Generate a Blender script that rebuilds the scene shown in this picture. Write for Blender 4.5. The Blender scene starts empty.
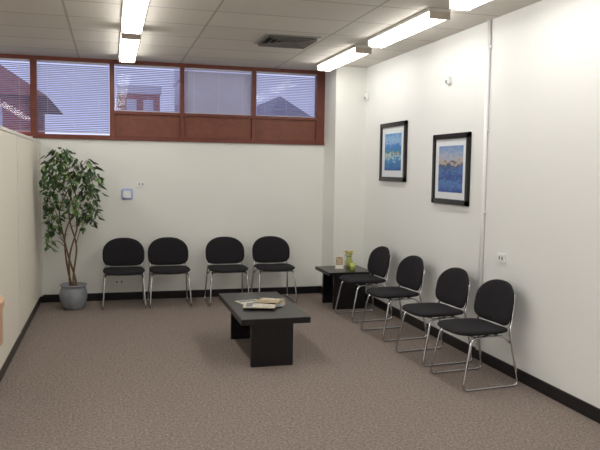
import bpy, math, random
from mathutils import Vector, Matrix
random.seed(4)
scn=bpy.context.scene
# ------------------------------------------------------------ materials
def s2l(c):
    return tuple(((v/255)/12.92 if v/255<=.04045 else ((v/255+.055)/1.055)**2.4) for v in c)
def mat(name,rgb,rough=.5,metal=0,emit=0,noise=None,bump=None,spec=.5,coat=0,emitc=None):
    m=bpy.data.materials.new(name); m.use_nodes=True
    nt=m.node_tree; b=nt.nodes['Principled BSDF']; c=s2l(rgb)
    b.inputs['Base Color'].default_value=(*c,1)
    b.inputs['Roughness'].default_value=rough; b.inputs['Metallic'].default_value=metal
    b.inputs['Specular IOR Level'].default_value=spec; b.inputs['Coat Weight'].default_value=coat
    if emit:
        b.inputs['Emission Color'].default_value=(*(emitc or (1,1,1)),1); b.inputs['Emission Strength'].default_value=emit
    tc=nt.nodes.new('ShaderNodeTexCoord')
    if noise:
        n=nt.nodes.new('ShaderNodeTexNoise'); n.inputs['Scale'].default_value=noise[0]; n.inputs['Detail'].default_value=4
        r=nt.nodes.new('ShaderNodeValToRGB'); k=noise[1]
        r.color_ramp.elements[0].position=.3; r.color_ramp.elements[1].position=.7
        r.color_ramp.elements[0].color=(*[v*(1-k) for v in c],1); r.color_ramp.elements[1].color=(*[min(1,v*(1+k)) for v in c],1)
        nt.links.new(tc.outputs['Object'],n.inputs['Vector']); nt.links.new(n.outputs['Fac'],r.inputs['Fac'])
        nt.links.new(r.outputs['Color'],b.inputs['Base Color'])
    if bump:
        n=nt.nodes.new('ShaderNodeTexNoise'); n.inputs['Scale'].default_value=bump[0]; n.inputs['Detail'].default_value=3
        bp=nt.nodes.new('ShaderNodeBump'); bp.inputs['Strength'].default_value=bump[1]; bp.inputs['Distance'].default_value=.01
        nt.links.new(tc.outputs['Object'],n.inputs['Vector']); nt.links.new(n.outputs['Fac'],bp.inputs['Height']); nt.links.new(bp.outputs['Normal'],b.inputs['Normal'])
    return m
M={}
M['wall']=mat('wall_paint',(236,237,232),.7,noise=(1.2,.015),bump=(60,.05))
M['wallr']=mat('wall_paint_right',(236,237,235),.6,noise=(1.0,.015),bump=(60,.05))
M['base']=mat('baseboard_black',(20,18,22),.35,noise=(8,.2))
M['rust']=mat('window_rust_timber',(112,56,42),.45,noise=(9,.15))
M['rust2']=mat('window_rust_panel',(128,74,58),.5,noise=(14,.12))
M['slat']=mat('blind_slat',(205,205,222),.4,noise=(3,.05))
M['fabric']=mat('chair_black_fabric',(34,32,36),.9,noise=(220,.35),bump=(400,.4),spec=.3)
M['chrome']=mat('chrome',(205,205,210),.14,1,noise=(5,.05))
M['blackwood']=mat('black_laminate',(24,22,25),.28,noise=(20,.25))
M['blackframe']=mat('picture_frame_black',(16,15,20),.3,noise=(20,.2))
M['matb']=mat('mat_board',(222,226,230),.8,noise=(40,.02))
M['whitep']=mat('white_plastic',(240,240,240),.4,noise=(20,.03))
M['greyp']=mat('grey_plastic',(140,140,140),.5,noise=(20,.05))
M['bluep']=mat('pale_blue_plastic',(176,196,240),.35,noise=(20,.05))
M['conduit']=mat('white_conduit',(246,246,248),.4,noise=(10,.02))
M['panelf']=mat('partition_fabric',(222,217,204),.9,noise=(120,.05),bump=(300,.2))
M['alu']=mat('partition_trim',(228,225,217),.4,noise=(10,.04))
M['pot']=mat('pot_glaze',(142,146,154),.22,noise=(7,.2),coat=.5)
M['soil']=mat('soil',(45,34,26),.95,noise=(60,.5),bump=(80,.8))
M['bark']=mat('ficus_bark',(116,92,68),.8,noise=(30,.3),bump=(60,.5))
M['lf1']=mat('leaf_dark',(48,72,40),.45,noise=(14,.3))
M['lf2']=mat('leaf_mid',(70,102,54),.45,noise=(14,.3))
M['lf3']=mat('leaf_light',(116,144,84),.45,noise=(14,.25))
M['housing']=mat('light_housing',(215,212,204),.5,noise=(10,.04))
M['dhous']=mat('light_end_cap',(190,178,165),.5,noise=(10,.1))
M['tube']=mat('light_diffuser',(255,253,248),.4,emit=11.8,emitc=(1,.972,.925),noise=(10,.01))
M['diff']=mat('vent_metal',(140,138,134),.5,noise=(10,.05))
M['dark']=mat('vent_dark',(40,38,36),.8,noise=(10,.1))
M['wood']=mat('desk_wood',(198,160,128),.4,noise=(12,.12))
M['paper']=mat('paper',(226,222,212),.6,noise=(30,.05))
M['magA']=mat('magazine_cover_tan',(170,150,120),.4,noise=(45,.6))
M['magB']=mat('magazine_cover_blue',(110,120,130),.4,noise=(45,.6))
M['magC']=mat('magazine_cover_cream',(205,198,180),.4,noise=(55,.4))
M['yellow']=mat('petal_yellow',(228,205,60),.5,noise=(30,.2))
M['vase']=mat('vase_yellow_green',(190,200,110),.25,noise=(9,.1))
M['stem']=mat('stem_green',(90,130,50),.5,noise=(20,.2))
M['brick']=mat('outside_brick',(186,88,80),.8,noise=(6,.15))
M['roof']=mat('outside_roof',(150,72,62),.8,noise=(5,.2))
M['steel']=mat('outside_steel',(130,132,160),.5,noise=(5,.1))
M['render']=mat('outside_render',(245,240,248),.8,noise=(3,.05))
M['asph']=mat('outside_ground',(120,118,116),.9,noise=(3,.1))
def ceiling_mat():
    m=mat('ceiling_tile',(176,172,164),.9); nt=m.node_tree; b=nt.nodes['Principled BSDF']
    tc=nt.nodes.new('ShaderNodeTexCoord'); br=nt.nodes.new('ShaderNodeTexBrick'); mp=nt.nodes.new('ShaderNodeMapping')
    br.offset=0; br.inputs['Scale'].default_value=1; br.inputs['Brick Width'].default_value=1.2; br.inputs['Row Height'].default_value=.6
    br.inputs['Mortar Size'].default_value=.012; br.inputs['Mortar Smooth'].default_value=.3
    c=s2l((222,217,208)); br.inputs['Color1'].default_value=(*c,1); br.inputs['Color2'].default_value=(*[v*.92 for v in c],1)
    br.inputs['Mortar'].default_value=(*s2l((180,174,165)),1)
    mp.inputs['Location'].default_value=(.35,.2,0)
    n=nt.nodes.new('ShaderNodeTexNoise'); n.inputs['Scale'].default_value=45; n.inputs['Detail'].default_value=5
    mx=nt.nodes.new('ShaderNodeMix'); mx.data_type='RGBA'; mx.blend_type='MULTIPLY'; mx.inputs[0].default_value=.15
    nt.links.new(tc.outputs['Object'],mp.inputs['Vector']); nt.links.new(mp.outputs['Vector'],br.inputs['Vector'])
    nt.links.new(tc.outputs['Object'],n.inputs['Vector'])
    nt.links.new(br.outputs['Color'],mx.inputs[6]); nt.links.new(n.outputs['Fac'],mx.inputs[7]); nt.links.new(mx.outputs[2],b.inputs['Base Color'])
    return m
M['ceil']=ceiling_mat()
def carpet_mat():
    m=mat('carpet',(138,126,118),.95,spec=.1); nt=m.node_tree; b=nt.nodes['Principled BSDF']
    tc=nt.nodes.new('ShaderNodeTexCoord')
    v=nt.nodes.new('ShaderNodeTexVoronoi'); v.inputs['Scale'].default_value=60
    n=nt.nodes.new('ShaderNodeTexNoise'); n.inputs['Scale'].default_value=55; n.inputs['Detail'].default_value=6; n.inputs['Roughness'].default_value=.8
    r=nt.nodes.new('ShaderNodeValToRGB'); r.color_ramp.elements[0].position=.34; r.color_ramp.elements[1].position=.66
    r.color_ramp.elements[0].color=(*s2l((112,100,94)),1); r.color_ramp.elements[1].color=(*s2l((176,163,154)),1)
    mx=nt.nodes.new('ShaderNodeMix'); mx.data_type='RGBA'; mx.blend_type='MULTIPLY'; mx.inputs[0].default_value=.35
    r2=nt.nodes.new('ShaderNodeValToRGB'); r2.color_ramp.elements[0].position=.0; r2.color_ramp.elements[1].position=.6
    r2.color_ramp.elements[0].color=(1,1,1,1); r2.color_ramp.elements[1].color=(.45,.45,.45,1)
    bp=nt.nodes.new('ShaderNodeBump'); bp.inputs['Strength'].default_value=.6; bp.inputs['Distance'].default_value=.007
    for q in (v,n): nt.links.new(tc.outputs['Object'],q.inputs['Vector'])
    nt.links.new(n.outputs['Fac'],r.inputs['Fac']); nt.links.new(v.outputs['Distance'],r2.inputs['Fac'])
    nt.links.new(r.outputs['Color'],mx.inputs[6]); nt.links.new(r2.outputs['Color'],mx.inputs[7]); nt.links.new(mx.outputs[2],b.inputs['Base Color'])
    nt.links.new(n.outputs['Fac'],bp.inputs['Height']); nt.links.new(bp.outputs['Normal'],b.inputs['Normal'])
    return m
M['carpet']=carpet_mat()
def paint_mat(name,stops,sc,seed):
    m=mat(name,(100,100,100),.5); nt=m.node_tree; b=nt.nodes['Principled BSDF']
    tc=nt.nodes.new('ShaderNodeTexCoord'); sp=nt.nodes.new('ShaderNodeSeparateXYZ'); n=nt.nodes.new('ShaderNodeTexNoise')
    mp=nt.nodes.new('ShaderNodeMapping'); mp.inputs['Location'].default_value=(seed,seed,0); mp.inputs['Scale'].default_value=(1,1,2.2)
    n.inputs['Scale'].default_value=sc; n.inputs['Detail'].default_value=5; n.inputs['Distortion'].default_value=.6
    ma=nt.nodes.new('ShaderNodeMath'); ma.operation='MULTIPLY_ADD'; ma.inputs[1].default_value=.6
    sb=nt.nodes.new('ShaderNodeMath'); sb.operation='SUBTRACT'; sb.inputs[1].default_value=.3
    r=nt.nodes.new('ShaderNodeValToRGB'); cr=r.color_ramp
    while len(cr.elements)<len(stops): cr.elements.new(.5)
    for e,(p,c) in zip(cr.elements,stops): e.position=p; e.color=(*s2l(c),1)
    nt.links.new(tc.outputs['Generated'],mp.inputs['Vector']); nt.links.new(mp.outputs['Vector'],n.inputs['Vector'])
    nt.links.new(tc.outputs['Generated'],sp.inputs[0]); nt.links.new(n.outputs['Fac'],ma.inputs[0]); nt.links.new(sp.outputs['Z'],ma.inputs[2])
    nt.links.new(ma.outputs[0],sb.inputs[0]); nt.links.new(sb.outputs[0],r.inputs['Fac']); nt.links.new(r.outputs['Color'],b.inputs['Base Color'])
    return m
M['artA']=paint_mat('painting_harbour',[(.0,(36,84,160)),(.28,(60,130,180)),(.38,(170,205,220)),(.43,(170,160,110)),(.48,(50,130,165)),(.66,(60,120,195)),(.8,(150,185,220)),(1,(90,150,205))],7,1.3)
M['artB']=paint_mat('painting_seaside',[(.0,(50,80,150)),(.2,(85,125,180)),(.34,(42,68,140)),(.46,(80,118,175)),(.56,(52,66,105)),(.64,(178,165,150)),(.74,(170,175,190)),(1,(110,145,195))],6,4.2)
def glass_mat():
    m=bpy.data.materials.new('window_glass'); m.use_nodes=True; nt=m.node_tree; nt.nodes.clear()
    o=nt.nodes.new('ShaderNodeOutputMaterial'); t=nt.nodes.new('ShaderNodeBsdfTransparent'); g=nt.nodes.new('ShaderNodeBsdfGlossy'); x=nt.nodes.new('ShaderNodeMixShader')
    t.inputs[0].default_value=(.88,.89,.95,1); g.inputs['Roughness'].default_value=.02; x.inputs[0].default_value=.04
    nt.links.new(t.outputs[0],x.inputs[1]); nt.links.new(g.outputs[0],x.inputs[2]); nt.links.new(x.outputs[0],o.inputs[0]); return m
M['glass']=glass_mat()
# ------------------------------------------------------------ mesh builder
class MB:
    def __init__(s): s.v=[]; s.f=[]; s.mi=[]; s.sm=[]; s.mats=[]
    def add(s,vs,fs,m,smooth=False,T=None):
        if m not in s.mats: s.mats.append(m)
        k=len(s.v); i=s.mats.index(m)
        s.v+= [tuple(T@Vector(p)) if T else tuple(p) for p in vs]
        for f in fs: s.f.append([k+a for a in f]); s.mi.append(i); s.sm.append(smooth)
    def box(s,a,b,m,T=None,bev=0):
        x0,y0,z0=a;x1,y1,z1=b
        if bev<=0:
            vs=[(x0,y0,z0),(x1,y0,z0),(x1,y1,z0),(x0,y1,z0),(x0,y0,z1),(x1,y0,z1),(x1,y1,z1),(x0,y1,z1)]
            s.add(vs,[(0,3,2,1),(4,5,6,7),(0,1,5,4),(1,2,6,5),(2,3,7,6),(3,0,4,7)],m,False,T); return
        import bmesh
        bm=bmesh.new(); bmesh.ops.create_cube(bm,size=1)
        for v in bm.verts: v.co=Vector(((x0+x1)/2+v.co.x*(x1-x0),(y0+y1)/2+v.co.y*(y1-y0),(z0+z1)/2+v.co.z*(z1-z0)))
        bmesh.ops.bevel(bm,geom=bm.edges[:],offset=bev,segments=2,affect='EDGES')
        bm.verts.index_update()
        s.add([v.co[:] for v in bm.verts],[[v.index for v in f.verts] for f in bm.faces],m,False,T); bm.free()
    def rev(s,prof,m,c=(0,0),n=32,T=None,cap=False):
        vs=[];fs=[]
        for r,z in prof:
            for i in range(n):
                a=2*math.pi*i/n; vs.append((c[0]+r*math.cos(a),c[1]+r*math.sin(a),z))
        for j in range(len(prof)-1):
            for i in range(n):
                k=(i+1)%n; fs.append((j*n+i,j*n+k,(j+1)*n+k,(j+1)*n+i))
        if cap:
            fs.append(tuple(range(n))[::-1]); fs.append(tuple((len(prof)-1)*n+i for i in range(n)))
        s.add(vs,fs,m,True,T)
    def tube(s,pts,r,m,fil=0,n=8,T=None,r2=None):
        P=[Vector(p) for p in pts]
        if fil>0:
            Q=[P[0]]
            for i in range(1,len(P)-1):
                a=P[i-1]-P[i]; b=P[i+1]-P[i]; d=min(fil,a.length*.49,b.length*.49)
                A=P[i]+a.normalized()*d; B=P[i]+b.normalized()*d
                for k in range(7):
                    t=k/6; Q.append(A*(1-t)**2+P[i]*2*t*(1-t)+B*t*t)
            Q.append(P[-1]); P=Q
        vs=[];fs=[]; N=len(P); up=None
        for i in range(N):
            t=(P[min(i+1,N-1)]-P[max(i-1,0)]).normalized()
            if up is None:
                up=Vector((0,0,1)) if abs(t.z)<.9 else Vector((1,0,0))
            up=(up-t*up.dot(t)).normalized(); sd=t.cross(up)
            rr=r if r2 is None else r+(r2-r)*i/(N-1)
            for k in range(n):
                a=2*math.pi*k/n; vs.append(P[i]+up*rr*math.cos(a)+sd*rr*math.sin(a))
        for i in range(N-1):
            for k in range(n):
                q=(k+1)%n; fs.append((i*n+k,i*n+q,(i+1)*n+q,(i+1)*n+k))
        fs.append(tuple(range(n))[::-1]); fs.append(tuple((N-1)*n+k for k in range(n)))
        s.add(vs,fs,m,True,T)
    def pad(s,hw,hh,ex,th,fn,m,T=None,N=56,exl=None):
        vs=[];fs=[]
        def sh(a,sc):
            c=math.cos(a);d=math.sin(a); e=ex if (d>=0 or exl is None) else exl
            rr=(abs(c)**e+abs(d)**e)**(-1/e)
            return hw*sc*rr*c, hh*sc*rr*d
        S=[0.25,.5,.7,.85,.94,.985,1.0]
        vs.append(fn(0,0,th/2)); top=[]
        for sc in S:
            row=[]
            for i in range(N):
                u,v=sh(2*math.pi*i/N,sc); d=th/2*math.sqrt(max(0,1-sc**7)); row.append(len(vs)); vs.append(fn(u,v,d))
            top.append(row)
        vs.append(fn(0,0,-th/2)); bc=len(vs)-1; bot=[]
        for sc in S[:-1]:
            row=[]
            for i in range(N):
                u,v=sh(2*math.pi*i/N,sc); d=th/2*math.sqrt(max(0,1-sc**7)); row.append(len(vs)); vs.append(fn(u,v,-d))
            bot.append(row)
        bot.append(top[-1])
        for i in range(N):
            k=(i+1)%N; fs.append((0,top[0][i],top[0][k])); fs.append((bc,bot[0][k],bot[0][i]))
            for j in range(len(S)-1):
                fs.append((top[j][i],top[j+1][i],top[j+1][k],top[j][k])); fs.append((bot[j][k],bot[j+1][k],bot[j+1][i],bot[j][i]))
        s.add(vs,fs,m,True,T)
    def make(s,name,loc=(0,0,0),rot=0):
        me=bpy.data.meshes.new(name); me.from_pydata(s.v,[],s.f); 
        for m in s.mats: me.materials.append(M[m])
        me.polygons.foreach_set('material_index',s.mi); me.polygons.foreach_set('use_smooth',s.sm); me.update()
        o=bpy.data.objects.new(name,me); scn.collection.objects.link(o); o.location=loc; o.rotation_euler=(0,0,rot); return o
def inst(o,name,loc,rot=0):
    n=bpy.data.objects.new(name,o.data); scn.collection.objects.link(n); n.location=loc; n.rotation_euler=(0,0,rot); return n
def boxo(name,a,b,m,bev=0):
    k=MB(); k.box(a,b,m,bev=bev); return k.make(name)
# ------------------------------------------------------------ room
XR,YB,XL,H,ZP,ZW=3.13,8.79,-.82,2.94,1.955,2.0
XO,YR=-5.2,-3.6
boxo('floor',(XO,YR,-.1),(XR+.15,YB+.2,0),'carpet')
boxo('ceiling',(XO,YR,H),(XR+.15,YB+.2,H+.1),'ceil')
boxo('wall_right',(XR,YR,0),(XR+.15,YB+.2,H),'wallr')
boxo('wall_back',(XO,YB,0),(XR,YB+.2,ZW),'wall')
boxo('wall_column',(2.73,8.31,0),(XR,YB,H),'wall')
boxo('wall_office_left',(XO-.15,YR,0),(XO,YB+.2,H),'wall')
boxo('wall_rear',(XO,YR-.15,0),(XR+.15,YR,H),'wall')
k=MB(); k.box((XL+.001,YB-.018,0),(2.73,YB,.095),'base',bev=.004); k.make('baseboard_back')
k=MB(); k.box((XR-.018,YR,0),(XR,8.31,.095),'base',bev=.004); k.make('baseboard_right')
k=MB(); k.box((2.712,8.292,0),(XR-.018,8.31,.095),'base',bev=.004); k.box((2.712,8.31,0),(2.73,YB-.018,.095),'base',bev=.004); k.make('baseboard_column')
# partition
k=MB(); y0,y1=5.15,8.74
joints=[y0,6.80,8.66]
k.box((XL-.05,y0,.09),(XL,y1,ZP-.03),'panelf')
k.box((XL-.06,y0,ZP-.03),(XL+.008,YB,ZP),'alu',bev=.003)
k.box((XL-.055,y0,0),(XL+.003,YB,.09),'base')
for j in joints: k.box((XL-.053,j-.014,.09),(XL+.006,j+.014,ZP-.03),'alu')
k.box((XL-.055,8.70,.09),(XL+.03,YB,ZP-.03),'alu')
k.make('wall_left')
# windows: each an Empty with frame, glass and blind
panes=[(-5.0,-4.1),(-4.03,-3.1),(-3.03,-2.0),(-1.93,-.90),(-.83,.0),(.06,.85),(.90,1.76),(1.81,2.62)]
for i,(a,b) in enumerate(panes):
    low = 2.05 if b<.5 else 2.33
    e=bpy.data.objects.new('window_%d'%(i+1),None); scn.collection.objects.link(e)
    k=MB(); prev=panes[i-1][1] if i else XO; nxt=panes[i+1][0] if i+1<len(panes) else 2.73
    L=(prev+a)/2 if i else XO; R=(b+nxt)/2 if i+1<len(panes) else 2.73
    ya,yb=YB-.012,YB+.09
    k.box((L,ya,ZW),(a,yb,H),'rust'); k.box((b,ya,ZW),(R,yb,H),'rust')
    k.box((a,ya,H-.045),(b,yb,H),'rust'); k.box((a,ya,ZW),(b,yb,2.03),'rust')
    if low>2.1:
        for q in range(9):
            z=2.03+q*.0295; k.box((a,ya+.028,z+.003),(b,yb-.02,z+.0285),'rust2',bev=.003)
        k.box((a,ya+.035,2.03),(b,yb-.025,2.3),'rust')
        k.box((a,ya,2.295),(b,yb,low),'rust',bev=.003)
    parts=[k.make('frame')]
    k=MB(); k.box((a,YB+.05,low),(b,YB+.056,H-.045),'glass'); parts.append(k.make('glass'))
    s=MB(); tilt=math.radians({4:24,5:22,6:48,7:24}.get(i,20)); hz=.0125
    z=low+.02
    while z<H-.075:
        dy=hz*math.cos(tilt); dz=hz*math.sin(tilt); yc=YB+.022
        s.add([(a+.006,yc-dy,z+dz),(b-.006,yc-dy,z+dz),(b-.006,yc,z+.002),(a+.006,yc,z+.002),(b-.006,yc+dy,z-dz),(a+.006,yc+dy,z-dz)],[(0,1,2,3),(3,2,4,5)],'slat'); z+=.0215
    s.box((a+.005,YB+.008,H-.07),(b-.005,YB+.036,H-.046),'slat'); s.box((a+.006,YB+.01,low+.002),(b-.006,YB+.034,low+.01),'slat')
    for cx in (a+.12,b-.12,(a+b)/2): s.box((cx-.001,YB+.009,low),(cx+.001,YB+.011,H-.06),'whitep')
    parts.append(s.make('venetian_blind'))
    for o in parts: o.parent=e
k=MB(); k.box((XL-.06,YB-.03,ZW-.025),(2.73,YB,ZW),'rust',bev=.004); k.make('trim_window_sill')
# ------------------------------------------------------------ ceiling lights
def light(L):
    k=MB(); w=.095
    k.box((-w,-L/2,-.03),(w,L/2,0),'housing',bev=.003)
    sec=[(-.088,-.03),(-.085,-.06),(-.06,-.085),(.06,-.085),(.085,-.06),(.088,-.03)]
    vs=[];fs=[]
    for y in (-L/2+.01,L/2-.01):
        for a in sec: vs.append((a[0],y,a[1]))
    for i in range(5): fs.append((i,i+1,i+7,i+6))
    k.add(vs,fs,'tube')
    for y in (-L/2,L/2-.01): k.box((-.09,y,-.087),(.09,y+.01,-.028),'dhous',bev=.002)
    return k
A=None;B=None
for X in (.2,-2.1,-4.3):
    for Y in (7.6,5.8,4.03,2.26,.5,-1.3):
        if A is None: A=light(1.52).make('fluorescent_ceiling_light',(X,Y,H))
        else: inst(A,'fluorescent_ceiling_light',(X,Y,H))
for Y in (7.5,5.78,4.1,2.36,.5,-1.3):
    if B is None: B=light(1.36).make('fluorescent_ceiling_light',(2.53,Y,H))
    else: inst(B,'fluorescent_ceiling_light',(2.53,Y,H))
# vent
k=MB(); 
def ring(k,a,b,z0,z1,m):
    vs=[];
    for r,z in ((a,z0),(b,z1)): vs+=[(-r,-r,z),(r,-r,z),(r,r,z),(-r,r,z)]
    k.add(vs,[(i,(i+1)%4,4+(i+1)%4,4+i) for i in range(4)],m)
k.box((-.22,-.22,-.004),(.22,.22,0),'dark')
ring(k,.28,.25,-.004,-.012,'diff'); ring(k,.28,.28,0,-.004,'diff')
for r in (.25,.19,.13,.07): ring(k,r,r-.035,-.03,-.005,'diff'); ring(k,r,r-.004,-.03,-.032,'diff')
k.make('ceiling_vent',(1.72,6.85,H))
# ------------------------------------------------------------ chair
def chair():
    k=MB()
    def seat(u,v,d):
        w=1-.06*(-v/.22 if v<0 else 0)
        z=.425+d-.40*max(0,v-.12)**2 +.22*u*u
        return (u*w,v+.02,z)
    k.pad(.24,.228,4.2,.052,seat,'fabric')
    def back(u,v,d):
        w=1-.06*(v/.16 if v>0 else 0)
        y=-.185-.20*(v+.15)+ .75*u*u
        return (u*w,y-d, .626+v)
    k.pad(.245,.168,2.4,.042,back,'fabric',exl=4.2)
    for sx in (-1,1):
        r=.0095
        k.tube([(sx*.17,.0,.395),(sx*.215,.17,.392),(sx*.240,.25,r),(sx*.240,-.25,r),(sx*.218,-.17,.43),(sx*.19,-.212,.56),(sx*.17,-.238,.71)],r,'chrome',.05)
        k.tube([(sx*.17,.0,.395),(sx*.19,-.13,.392),(sx*.214,-.18,.34)],r*.8,'chrome',.03)
    k.tube([(-.205,.12,.392),(.205,.12,.392)],.008,'chrome'); k.tube([(-.185,-.10,.392),(.185,-.10,.392)],.008,'chrome')
    return k
c0=None; ck=chair(); pi=math.pi
spots=[(.15,8.37,pi),(.68,8.37,pi),(1.38,8.36,pi),(1.97,8.36,pi),
 (2.75,7.24,pi/2+.07),(2.75,6.38,pi/2+.10),(2.76,5.50,pi/2+.09),(2.77,4.82,pi/2+.08)]
for x,y,r in spots:
    if c0 is None: c0=ck.make('waiting_room_chair',(x,y,0),r)
    else: inst(c0,'waiting_room_chair',(x,y,0),r)
# ------------------------------------------------------------ coffee table
k=MB()
k.box((1.03,5.50,.365),(1.62,6.74,.415),'blackwood',bev=.004)
k.box((1.12,5.54,0),(1.48,5.585,.365),'blackwood',bev=.003)
k.box((1.12,6.52,0),(1.48,6.565,.365),'blackwood',bev=.003)
k.box((1.285,5.585,.08),(1.325,6.52,.365),'blackwood')
k.make('coffee_table')
def mag(name,x,y,z,rot,m,w=.21,h=.28,t=.008):
    k=MB(); k.box((-w/2,-h/2,.001),(w/2,h/2,t-.0015),'paper'); k.box((-w/2-.001,-h/2-.001,t-.0015),(w/2+.001,h/2+.001,t),m); k.box((-w/2-.001,-h/2-.001,0),(w/2+.001,h/2+.001,.001),m); k.box((-w/2-.002,-h/2-.001,0),(-w/2,h/2+.001,t),m)
    k.box((-w/2+.02,h/2-.08,t),(w/2-.02,h/2-.02,t+.0004),'magC' if m!='magC' else 'magB')
    k.make(name,(x,y,z),rot)
Z=.415
mag('magazine',1.25,6.17,Z,.25,'magC'); mag('magazine',1.46,6.20,Z,-.2,'magA'); mag('magazine',1.34,6.04,Z+.008,.6,'magB'); mag('magazine',1.28,5.97,Z+.016,1.3,'magC'); mag('magazine',1.40,6.14,Z+.016,-.5,'magA')
# side table
k=MB(); X0,X1,Y0,Y1=2.46,3.02,7.62,8.20
k.box((X0,Y0,.41),(X1,Y1,.45),'blackwood',bev=.004)
k.box((X0+.08,Y0+.06,0),(X1-.08,Y0+.1,.41),'blackwood',bev=.003); k.box((X0+.08,Y1-.1,0),(X1-.08,Y1-.06,.41),'blackwood',bev=.003)
k.box((X0+.28,Y0+.1,.08),(X0+.32,Y1-.1,.41),'blackwood')
k.make('side_table')
k=MB(); k.rev([(.001,0),(.03,0),(.04,.03),(.045,.07),(.03,.11),(.036,.13),(.03,.13),(.025,.11),(.001,.105)],'vase',n=24)
for i in range(14):
    a=i*2.4; r=.025+.04*((i*7)%5)/5; z=.15+.05*((i*3)%4)/4
    hx,hy=r*math.cos(a),r*math.sin(a); k.tube([(hx*.2,hy*.2,.1),(hx*.6,hy*.6,.13),(hx,hy,z)],.0018,'stem',n=5)
    for p in range(7):
        b=p*math.pi*2/7; k.add([(hx,hy,z),(hx+.022*math.cos(b-.35),hy+.022*math.sin(b-.35),z+.012),(hx+.03*math.cos(b),hy+.03*math.sin(b),z+.010),(hx+.022*math.cos(b+.35),hy+.022*math.sin(b+.35),z+.012)],[(0,1,2,3)],'yellow')
k.make('flower_vase',(2.86,8.06,.45))
k=MB(); T=Matrix.Rotation(math.radians(-14),4,'X')
k.box((-.05,-.002,.004),(.05,.002,.17),'paper',T=T); k.box((-.042,-.003,.05),(.042,-.0022,.15),'magA',T=T); k.box((-.05,-.01,0),(.05,.055,.006),'greyp')
k.make('brochure_holder',(2.68,7.90,.45),-.2)
k=MB(); k.rev([(.001,0),(.028,0),(.036,.09),(.032,.09),(.026,.006),(.001,.006)],'vase',n=20); k.make('drinking_cup',(2.80,7.76,.45))
# ------------------------------------------------------------ pictures
def picture(name,ya,yb,za,zb,art,m,mz):
    k=MB(); x=XR; f=.05
    k.box((x-.03,ya,za),(x,yb,za+f),'blackframe',bev=.004); k.box((x-.03,ya,zb-f),(x,yb,zb),'blackframe',bev=.004)
    k.box((x-.03,ya,za),(x,ya+f,zb),'blackframe',bev=.004); k.box((x-.03,yb-f,za),(x,yb,zb),'blackframe',bev=.004)
    k.box((x-.014,ya+f,za+f),(x-.002,yb-f,zb-f),'matb')
    e=bpy.data.objects.new(name,None); scn.collection.objects.link(e); e.location=(x,(ya+yb)/2,(za+zb)/2)
    fr=k.make('frame')
    k=MB(); k.box((x-.016,ya+f+m,za+f+mz),(x-.0135,yb-f-m,zb-f-mz),art); ar=k.make('painting')
    for o in (fr,ar):
        o.parent=e; o.matrix_parent_inverse=Matrix.Translation(-e.location)
picture('framed_picture',7.00,7.74,1.53,2.20,'artA',.085,.075); picture('framed_picture',5.61,6.33,1.34,2.01,'artB',.07,.065)
# ------------------------------------------------------------ wall bits
k=MB(); k.tube([(XR-.018,5.345,H),(XR-.018,5.345,.095)],.018,'conduit',n=12)
for z in (.6,1.3,2.0,2.7): k.box((XR-.02,5.315,z),(XR,5.375,z+.02),'conduit')
k.make('wall_conduit')
k=MB(); y,z,w,h=5.04,.944,.115,.075
k.box((XR-.012,y-w/2,z-h/2),(XR,y+w/2,z+h/2),'whitep',bev=.003)
for d in (-.02,.02): k.box((XR-.017,y+d-.007,z-.014),(XR-.012,y+d+.007,z+.014),'greyp',bev=.001)
k.make('light_switch')
k=MB(); k.box((XR-.04,6.03,2.48),(XR,6.09,2.56),'whitep',bev=.008); k.box((XR-.043,6.045,2.49),(XR-.04,6.075,2.52),'greyp'); k.make('motion_sensor')
k=MB(); k.box((XR-.045,8.2,2.53),(XR,8.26,2.62),'whitep',bev=.01); k.box((XR-.048,8.21,2.54),(XR-.045,8.25,2.57),'greyp'); k.make('motion_sensor')
k=MB(); k.box((.13,YB-.02,1.25),(.27,YB,1.385),'bluep',bev=.012); k.box((.15,YB-.026,1.27),(.25,YB-.02,1.365),'whitep',bev=.003); k.rev([(.012,-.01),(.012,.0)],'greyp',n=12,T=Matrix.Translation((.16,YB-.02,1.262))@Matrix.Rotation(math.pi/2,4,'X'),cap=True); k.make('wall_thermostat')
k=MB(); k.box((.31,YB-.01,1.405),(.425,YB,1.475),'whitep',bev=.003)
for d in (-.02,.02): k.box((.3675+d-.007,YB-.015,1.427),(.3675+d+.007,YB-.01,1.453),'greyp')
k.make('light_switch')
k=MB(); k.box((.04,YB-.01,.19),(.16,YB,.265),'whitep',bev=.003)
for d in (-.03,.03): k.box((.1+d-.01,YB-.013,.215),(.1+d+.01,YB-.01,.24),'greyp')
k.make('power_outlet')
# ------------------------------------------------------------ desk at left
k=MB(); cx,cy,r=-1.06,4.62,.41
def slab(z0,z1,r,m):
    pts=[(cx-.9,cy-r),(cx,cy-r)]+[(cx+r*math.cos(a),cy+r*math.sin(a)) for a in [(-90+180*i/24)*math.pi/180 for i in range(1,24)]]+[(cx,cy+r),(cx-.9,cy+r)]
    n=len(pts); k.add([(x,y,z0) for x,y in pts]+[(x,y,z1) for x,y in pts],[tuple(range(n))[::-1],tuple(range(n,2*n))]+[(i,(i+1)%n,n+(i+1)%n,n+i) for i in range(n)],m)
slab(.76,.80,r,'wood'); slab(.53,.76,r-.01,'wood')
for x,y in ((cx-.8,cy-.3),(cx-.8,cy+.3),(cx,cy-.3),(cx,cy+.3)): k.tube([(x,y,0),(x,y,.53)],.025,'greyp')
k.make('reception_desk')
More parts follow.
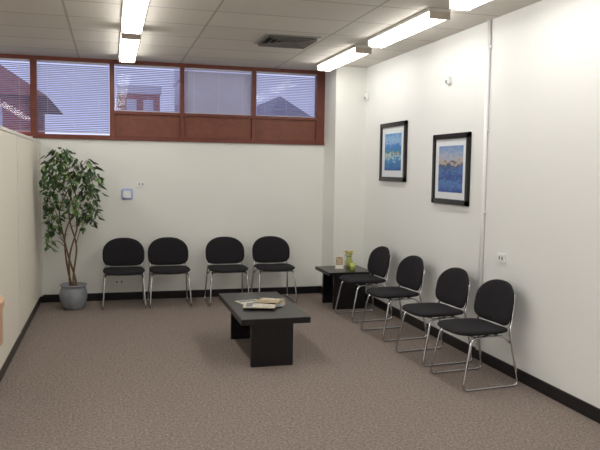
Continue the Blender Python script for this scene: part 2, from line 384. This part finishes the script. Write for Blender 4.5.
# ------------------------------------------------------------ ficus
k=MB()
k.rev([(.001,0),(.10,0),(.125,.03),(.155,.12),(.158,.18),(.14,.24),(.135,.265),(.15,.275),(.152,.29),(.14,.292),(.128,.27),(.125,.245),(.001,.245)],'pot',n=40)
k.rev([(.001,.262),(.06,.266),(.13,.252)],'soil',n=24)
rnd=random.Random(11)
tips=[]
for i in range(4):
    ph=i*math.pi/2; pts=[]
    for j in range(26):
        t=j/25; z=.25+1.15*t; R=.035+.05*t; a=ph+t*5.2+ .4*math.sin(7*t+i)
        lean=-.03*math.sin(3*t)+(.06*(i-1.5))*t*t
        pts.append((R*math.cos(a)+lean,R*math.sin(a)*.8,z))
    k.tube(pts,.013,'bark',n=7,r2=.006)
    tips.append(pts)
def leaf(p,d,ln,m,roll):
    d=d.normalized(); sd=d.cross(Vector((0,0,1)))
    if sd.length<.1: sd=Vector((1,0,0))
    sd.normalize(); sd=Matrix.Rotation(roll,3,d)@sd; nn=sd.cross(d)
    w=ln*.24
    vs=[p,p+d*ln*.3+sd*w-nn*w*.35,p+d*ln*.65+sd*w*.75-nn*w*.35,p+d*ln+Vector((0,0,-ln*.1)),p+d*ln*.65-sd*w*.75-nn*w*.35,p+d*ln*.3-sd*w-nn*w*.35,p+d*ln*.3,p+d*ln*.65]
    k.add(vs,[(0,1,6),(1,2,7,6),(2,3,7),(0,6,5),(6,7,4,5),(7,3,4)],m,True)
spec=[(-.12,1.72,.20,.11,60),(.10,1.64,.20,.12,60),(-.24,1.58,.15,.12,50),(.23,1.50,.14,.12,45),(0,1.50,.22,.14,75),(-.20,1.40,.17,.12,50),(.17,1.33,.17,.12,50),
 (-.24,1.22,.14,.11,40),(.22,1.16,.12,.11,38),(.03,1.22,.16,.12,40),(-.20,1.05,.12,.10,32),(.14,1.02,.12,.09,26),(-.20,.90,.09,.08,18),(-.25,.78,.07,.08,12),(-.10,1.81,.11,.06,24)]
for dx,dz,rx,rz,cnt in spec:
    dy=rnd.uniform(-.14,.14)
    c=Vector((dx,dy,dz))
    st=Vector(min((p for t in tips for p in t),key=lambda p:(Vector(p)-Vector((dx*.3,dy*.3,max(.7,dz-.25)))).length))
    mid=(st+c)/2+Vector((0,0,.05)); k.tube([st,mid,c],.005,'bark',fil=.08,n=5,r2=.003)
    for q in range(cnt):
        while True:
            o=Vector((rnd.uniform(-1,1),rnd.uniform(-1,1),rnd.uniform(-1,1)))
            if o.length<1: break
        p=c+Vector((o.x*rx,o.y*rx,o.z*rz))
        d=Vector((o.x+rnd.uniform(-.5,.5),o.y+rnd.uniform(-.5,.5),-.55+rnd.uniform(-.4,.5)))
        ln=rnd.uniform(.065,.105)
        if p.x+d.normalized().x*ln<-.36: p.x=-.30
        if p.x<-.3: d.x=abs(d.x)*.3
        m=rnd.choice(['lf1','lf1','lf2','lf2','lf3'])
        leaf(p,d,ln,m,rnd.uniform(-.6,.6))
        if q%5==0: k.tube([c,(c+p)/2+Vector((0,0,.02)),p],.0022,'bark',n=4)
k.make('potted_ficus_tree',(-.42,8.33,0))
# ------------------------------------------------------------ outside
boxo('ground_exterior',(-30,YB+.5,-.6),(30,60,-.5),'asph')
k=MB(); k.box((-6.5,20,-.5),(-2.2,26,3.5),'brick'); k.add([(-7,19.6,3.5),(-1.6,19.6,3.5),(-1.6,26.4,3.5),(-7,26.4,3.5),(-5,23,4.7),(-3.2,23,4.7)],[(0,1,5,4),(1,2,5),(2,3,4,5),(3,0,4),(3,2,1,0)],'roof')
for x in (-3.4,-2.9): k.box((x-.15,19.95,2.6),(x+.15,20.0,3.2),'render')
k.make('neighbour_house')
k=MB(); k.box((.3,22,-.5),(1.5,27,3.9),'brick'); k.box((.25,21.95,3.9),(1.55,27.05,4.15),'render'); k.box((.5,21.94,3.2),(.8,21.99,3.7),'render'); k.box((1.0,21.94,3.2),(1.3,21.99,3.7),'render'); k.make('brick_building')
k=MB(); k.box((2.3,20,-.5),(4.15,26,5.6),'render'); k.box((2.25,19.9,4.6),(4.2,26.1,4.7),'render')
k.make('rendered_building')
k=MB(); k.box((5.0,22,-.5),(6.4,27,3.3),'render'); k.add([(4.9,21.9,3.3),(6.5,21.9,3.3),(6.5,27,3.3),(4.9,27,3.3),(5.3,21.9,4.0),(5.3,27,4.0)],[(0,1,4),(2,3,5),(1,2,5,4),(3,0,4,5),(0,3,2,1)],'steel')
k.make('distant_shed')
# ------------------------------------------------------------ world
w=bpy.data.worlds.new('sky'); scn.world=w; w.use_nodes=True
bg=w.node_tree.nodes['Background']; bg.inputs[0].default_value=(.54,.58,.82,1); bg.inputs[1].default_value=1.6
# ------------------------------------------------------------ camera
f,yaw,pit,rol=690.95,.2686,.0801,.0146
F=Vector((math.sin(yaw)*math.cos(pit),math.cos(yaw)*math.cos(pit),-math.sin(pit)))
R0=Vector((math.cos(yaw),-math.sin(yaw),0)); U0=R0.cross(F); R=R0*math.cos(rol)+U0*math.sin(rol); U=R.cross(F)
cd=bpy.data.cameras.new('camera'); co=bpy.data.objects.new('camera',cd); scn.collection.objects.link(co)
m=Matrix(((R.x,U.x,-F.x,0),(R.y,U.y,-F.y,0),(R.z,U.z,-F.z,1.65),(0,0,0,1))); co.matrix_world=m
cd.sensor_width=36; cd.lens=f/600*36; cd.clip_end=200; scn.camera=co
scn.view_settings.view_transform='Standard'; scn.view_settings.look='None'; scn.view_settings.exposure=0
